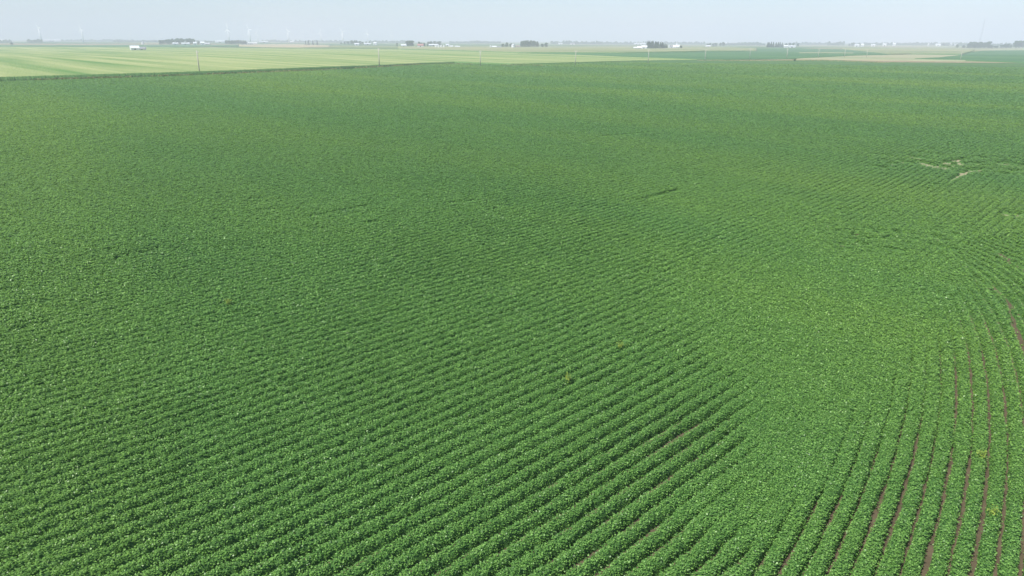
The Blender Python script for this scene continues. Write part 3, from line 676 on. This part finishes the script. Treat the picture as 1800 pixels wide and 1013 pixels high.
B = [  # x0,x1,base,top,type,mats,name,label,category,group
 (232, 243, 90.3, 82.3, 'barn', WW, 'white_barn', 'white gabled barn alone in the left cornfield, larger of the pair', 'barn'),
 (246, 255, 90.0, 84.2, 'barn', (M_wall, M_roofg), 'farm_shed', 'small white shed with darker roof right of the lone white barn', 'shed'),
 (249.5, 253, 78.2, 75.0, 'bin', WW, 'grain_bin', 'tiny far white grain bin above the lone white barn', 'grain bin'),
 (305, 313, 79.0, 75.8, 'barn', WW, 'farm_shed', 'low white shed in front of the middle of the long left grove', 'shed'),
 (321, 332, 79.2, 75.8, 'barn', WW, 'farm_shed', 'longer low white shed in front of the right part of the long left grove', 'shed'),
 (341, 345.5, 79.4, 74.8, 'barn', WW, 'farm_shed', 'white shed touching the right end of the long left grove', 'shed'),
 (353.5, 359, 79.6, 74.2, 'house', WW, 'farmhouse', 'white farmhouse right of the small lone tree beside the long grove', 'house'),
 (360, 368, 78.6, 76.2, 'barn', WW, 'farm_shed', 'low pale shed right of the white farmhouse', 'shed'),
 (380, 394, 75.0, 72.2, 'barn', WW, 'long_shed', 'long hazy white shed left of the low tree row', 'shed'),
 (424, 428.5, 78.0, 73.8, 'barn', WW, 'farm_shed', 'white shed at the right end of the low tree row', 'shed'),
 (432, 450, 78.4, 75.4, 'barn', WW, 'long_shed', 'long pale shed below the turbine with the left leaning blade', 'shed'),
 (457, 470, 75.4, 72.6, 'barn', WW, 'long_shed', 'long white shed on the horizon left of the pink strip', 'shed'),
 (-3, 7, 73.2, 70.3, 'barn', WW, 'long_shed', 'hazy white shed at the left edge of the view', 'shed'),
 (80, 102, 73.0, 70.0, 'barn', WW, 'long_shed', 'very long hazy white building right of the leftmost turbine', 'shed'),
 (511, 516, 75.4, 72.6, 'barn', WW, 'farm_shed', 'small hazy shed at the foot of the turbine above the pink strip', 'shed'),
 (624, 631, 79.8, 76.3, 'barn', WW, 'farm_shed', 'white shed at the foot of the rounded grove below the V bladed turbine', 'shed'),
 (641, 651, 79.2, 76.2, 'barn', WW, 'white_barn', 'long bright white barn at the foot of the thin turbine', 'barn'),
 (657, 662, 79.0, 74.8, 'barn', WW, 'farm_shed', 'hazy squarish white shed right of the long bright barn', 'shed'),
 (706, 714, 82.6, 78.6, 'barn', WW, 'farm_shed', 'bright white shed left of the big dark tree clump', 'shed'),
 (735, 744, 84.0, 78.0, 'barn', (M_wall, M_roofr), 'red_roofed_barn', 'white barn with faded red roof left of centre', 'barn'),
 (755, 769, 81.5, 78.0, 'barn', WW, 'long_shed', 'long pale shed in front of the flat topped tree block', 'shed'),
 (765, 768.5, 84.6, 80.2, 'bin', WW, 'grain_bin', 'pale grain bin first from the left in the row below the flat topped trees', 'grain bin'),
 (769.5, 773, 84.8, 79.8, 'bin', WW, 'grain_bin', 'pale grain bin second from the left in the row below the flat topped trees', 'grain bin'),
 (774, 777.5, 84.9, 79.8, 'bin', WW, 'grain_bin', 'pale grain bin third from the left in the row below the flat topped trees', 'grain bin'),
 (779, 782.5, 85.0, 80.0, 'bin', WW, 'grain_bin', 'pale grain bin rightmost in the row below the flat topped trees', 'grain bin'),
 (784, 789, 80.8, 78.0, 'barn', WW, 'farm_shed', 'small white shed behind and right of the row of grain bins', 'shed'),
 (789, 796, 83.6, 80.8, 'barn', WW, 'farm_shed', 'bright low white shed right of the grain bin row', 'shed'),
 (800, 808, 83.8, 81.2, 'barn', WW, 'farm_shed', 'bright low white shed standing apart at the right end of the bin farm', 'shed'),
 (861, 864, 84.9, 80.3, 'bin', WW, 'grain_bin', 'narrow white silo at the left end of the centre farm', 'grain bin'),
 (865, 872, 84.8, 81.2, 'house', WW, 'farmhouse', 'white house right beside the narrow silo at the centre farm', 'house'),
 (873, 881, 84.6, 82.2, 'barn', (M_brown, M_roofg), 'brown_shed', 'low brown shed between the white house and the dark trees', 'shed'),
 (899, 905, 85.3, 78.6, 'bin', WW, 'grain_bin', 'large domed white grain bin in the middle of the centre farm', 'grain bin'),
 (906.5, 914, 84.0, 80.6, 'barn', (M_brown, M_brown), 'brown_shed', 'brown barn between the domed bin and the tall grove', 'barn'),
 (982, 988, 78.2, 75.8, 'barn', WW, 'farm_shed', 'small hazy white shed right of the centre grove', 'shed'),
 (1003, 1010, 78.8, 75.6, 'barn', (M_wall, M_roofg), 'farm_shed', 'small hazy shed with darker roof above the third field pole', 'shed'),
 (1115, 1123, 78.6, 75.8, 'barn', WW, 'farm_shed', 'hazy white shed behind the bright farmstead, left one', 'shed'),
 (1125.5, 1134, 78.6, 75.8, 'barn', WW, 'farm_shed', 'hazy white shed behind the bright farmstead, next to the conifers', 'shed'),
 (1114, 1120, 86.6, 83.2, 'barn', WW, 'farm_shed', 'low bright white shed at the left end of the farmstead', 'shed'),
 (1120.5, 1127, 87.6, 82.2, 'house', WW, 'farmhouse', 'bright white house left of the conifer windbreak', 'house'),
 (1127.8, 1136.5, 87.2, 81.0, 'barn', WW, 'white_barn', 'bright white barn touching the left end of the conifer windbreak', 'barn'),
 (1174.8, 1177, 85.6, 79.0, 'bin', WW, 'silo', 'narrow white silo at the right end of the conifer windbreak', 'silo'),
 (1178.3, 1183, 85.6, 80.8, 'barn', (M_wall, M_roofg), 'farm_shed', 'pale shed right of the narrow silo by the conifers', 'shed'),
 (1183.6, 1187.2, 86.0, 80.4, 'barn', WW, 'farm_shed', 'bright white tall shed between the silo and the farm house', 'shed'),
 (1188.6, 1193.5, 86.0, 79.8, 'house', WW, 'farmhouse', 'white house beside the small dark tree at the farmstead right end', 'house'),
 (1188, 1192, 78.6, 75.6, 'bin', WW, 'grain_bin', 'tiny hazy bin above the white farmstead', 'grain bin'),
 (1241, 1248, 83.8, 80.5, 'barn', (M_cream, M_roofw), 'cream_shed', 'cream shed in front of the low grove right of the farmstead', 'shed'),
 (1275, 1280, 79.4, 75.6, 'barn', WW, 'farm_shed', 'small white shed right of the taller tree pair', 'shed'),
 (1378.6, 1384.5, 84.0, 80.3, 'house', WW, 'farmhouse', 'white house at the right end of the straight windbreak', 'house'),
 (1388, 1397, 84.0, 80.9, 'barn', WW, 'white_barn', 'bright low white barn right of the house by the straight windbreak', 'barn'),
 (1503, 1509, 82.2, 79.0, 'barn', WW, 'farm_shed', 'low pale shed below the small hazy grove', 'shed'),
 (1513.6, 1517.5, 82.2, 78.0, 'house', WW, 'farmhouse', 'small pale house right of the small hazy grove', 'house'),
 (1532, 1537, 82.0, 78.8, 'barn', WW, 'farm_shed', 'small white shed alone between two hazy tree groups', 'shed'),
 (1552, 1556.5, 81.2, 77.4, 'barn', WW, 'farm_shed', 'white shed in front of the hazy trees above the tan field', 'shed'),
 (1569.5, 1573, 81.0, 76.6, 'house', WW, 'farmhouse', 'narrow white house in front of the hazy tree pair', 'house'),
 (1630.5, 1632.5, 81.4, 76.0, 'bin', WW, 'silo', 'thin hazy silo left of the white roofs', 'silo'),
 (1646, 1652, 81.4, 78.0, 'barn', WW, 'farm_shed', 'pale blue white shed at the left foot of the hazy blue trees', 'shed'),
 (1671.5, 1680, 81.0, 77.6, 'barn', WW, 'white_barn', 'bright white barn roof just left of the short dark tree', 'barn'),
]
for (x0, x1, base, top, ty, mats, nm, lb, cat) in B:
    xc = (x0 + x1) / 2; X, Y = at(xc, base, 6000); D = math.hypot(X, Y); w = (x1 - x0) * D / FPX * 1.0; h = (base - top) * D / FPX * .95
    rz = -math.atan2(X, Y) + R(random.uniform(-12, 12))
    r = empty(nm, (X, Y, float(T(X, Y))), rz)
    if ty == 'bin':
        w = min(w, h * 1.3); bin_(w, h * .82, mats, r)
    else: gable(w, min(w * .8, 16), h * .62, h * .38, mats, r, ty)
    tag(r, lb, cat, {'bin': 'grain bins and silos of the far farms', 'barn': 'sheds and barns of the far farms', 'house': 'farmhouses on the horizon'}[ty])

# ------------------------------------------------------------------ tall weeds poking out of the soybeans
M_weed = mat('yellow_weed', (0.30, 0.36, 0.05), 0.6, 0.3, (0.2, 0.3, 0.05), 5)
for (x, y, s, lb) in ((1089, 622, .7, 'yellow green weed clump standing in the soybeans right of centre'), (403, 544, .7, 'yellow green weed clump in the soybeans left of centre'),
                      (998, 680, .5, 'thin yellowish weed in the soybeans below the larger clump'), (1722, 818, .6, 'yellow green weed in the row gap at lower right'), (1740, 922, .6, 'yellow green weed between rows near the lower right corner')):
    X, Y = at(x, y); r = empty('weed_plant', (X, Y, float(T(X, Y))))
    m = MB()
    for k in range(6):
        t = random.random() * 6.28; m.tube([(0, 0, 0), (math.cos(t) * .1 * s, math.sin(t) * .1 * s, .5), (math.cos(t) * .28 * s, math.sin(t) * .28 * s, .62 + .2 * s)], [.012, .01, .004], 5)
    m.build('stem', M_weed, r)
    n = int(160 * s); P = rng.standard_normal((n, 3)) * [.17 * s, .17 * s, .10] + [0, 0, .55 + .1 * s]; Nn = rng.standard_normal((n, 3)); Nn[:, 2] += 1.5; Nn /= np.linalg.norm(Nn, axis=1)[:, None]
    q = blades(P, Nn, .035); np_mesh('foliage', q, np.arange(len(q)).reshape(-1, 4), M_weed, r)
    tag(r, lb, 'weed', 'weeds in the soybean field')

# ------------------------------------------------------------------ haze
hz = MB().box(-20600, 20600, -20600, 20600, -12, 240).build('haze', [])
hm = bpy.data.materials.new('haze'); hm.use_nodes = True; t = hm.node_tree; t.nodes.clear()
pv = t.nodes.new('ShaderNodeVolumePrincipled'); ou = t.nodes.new('ShaderNodeOutputMaterial')
pv.inputs['Color'].default_value = (0.87, 0.90, 1.0, 1); pv.inputs['Density'].default_value = 2.75e-4; pv.inputs['Anisotropy'].default_value = -0.12
t.links.new(pv.outputs[0], ou.inputs['Volume']); hz.data.materials.append(hm)
tag(hz, 'pale summer haze over the whole plain', 'haze', kind='stuff')
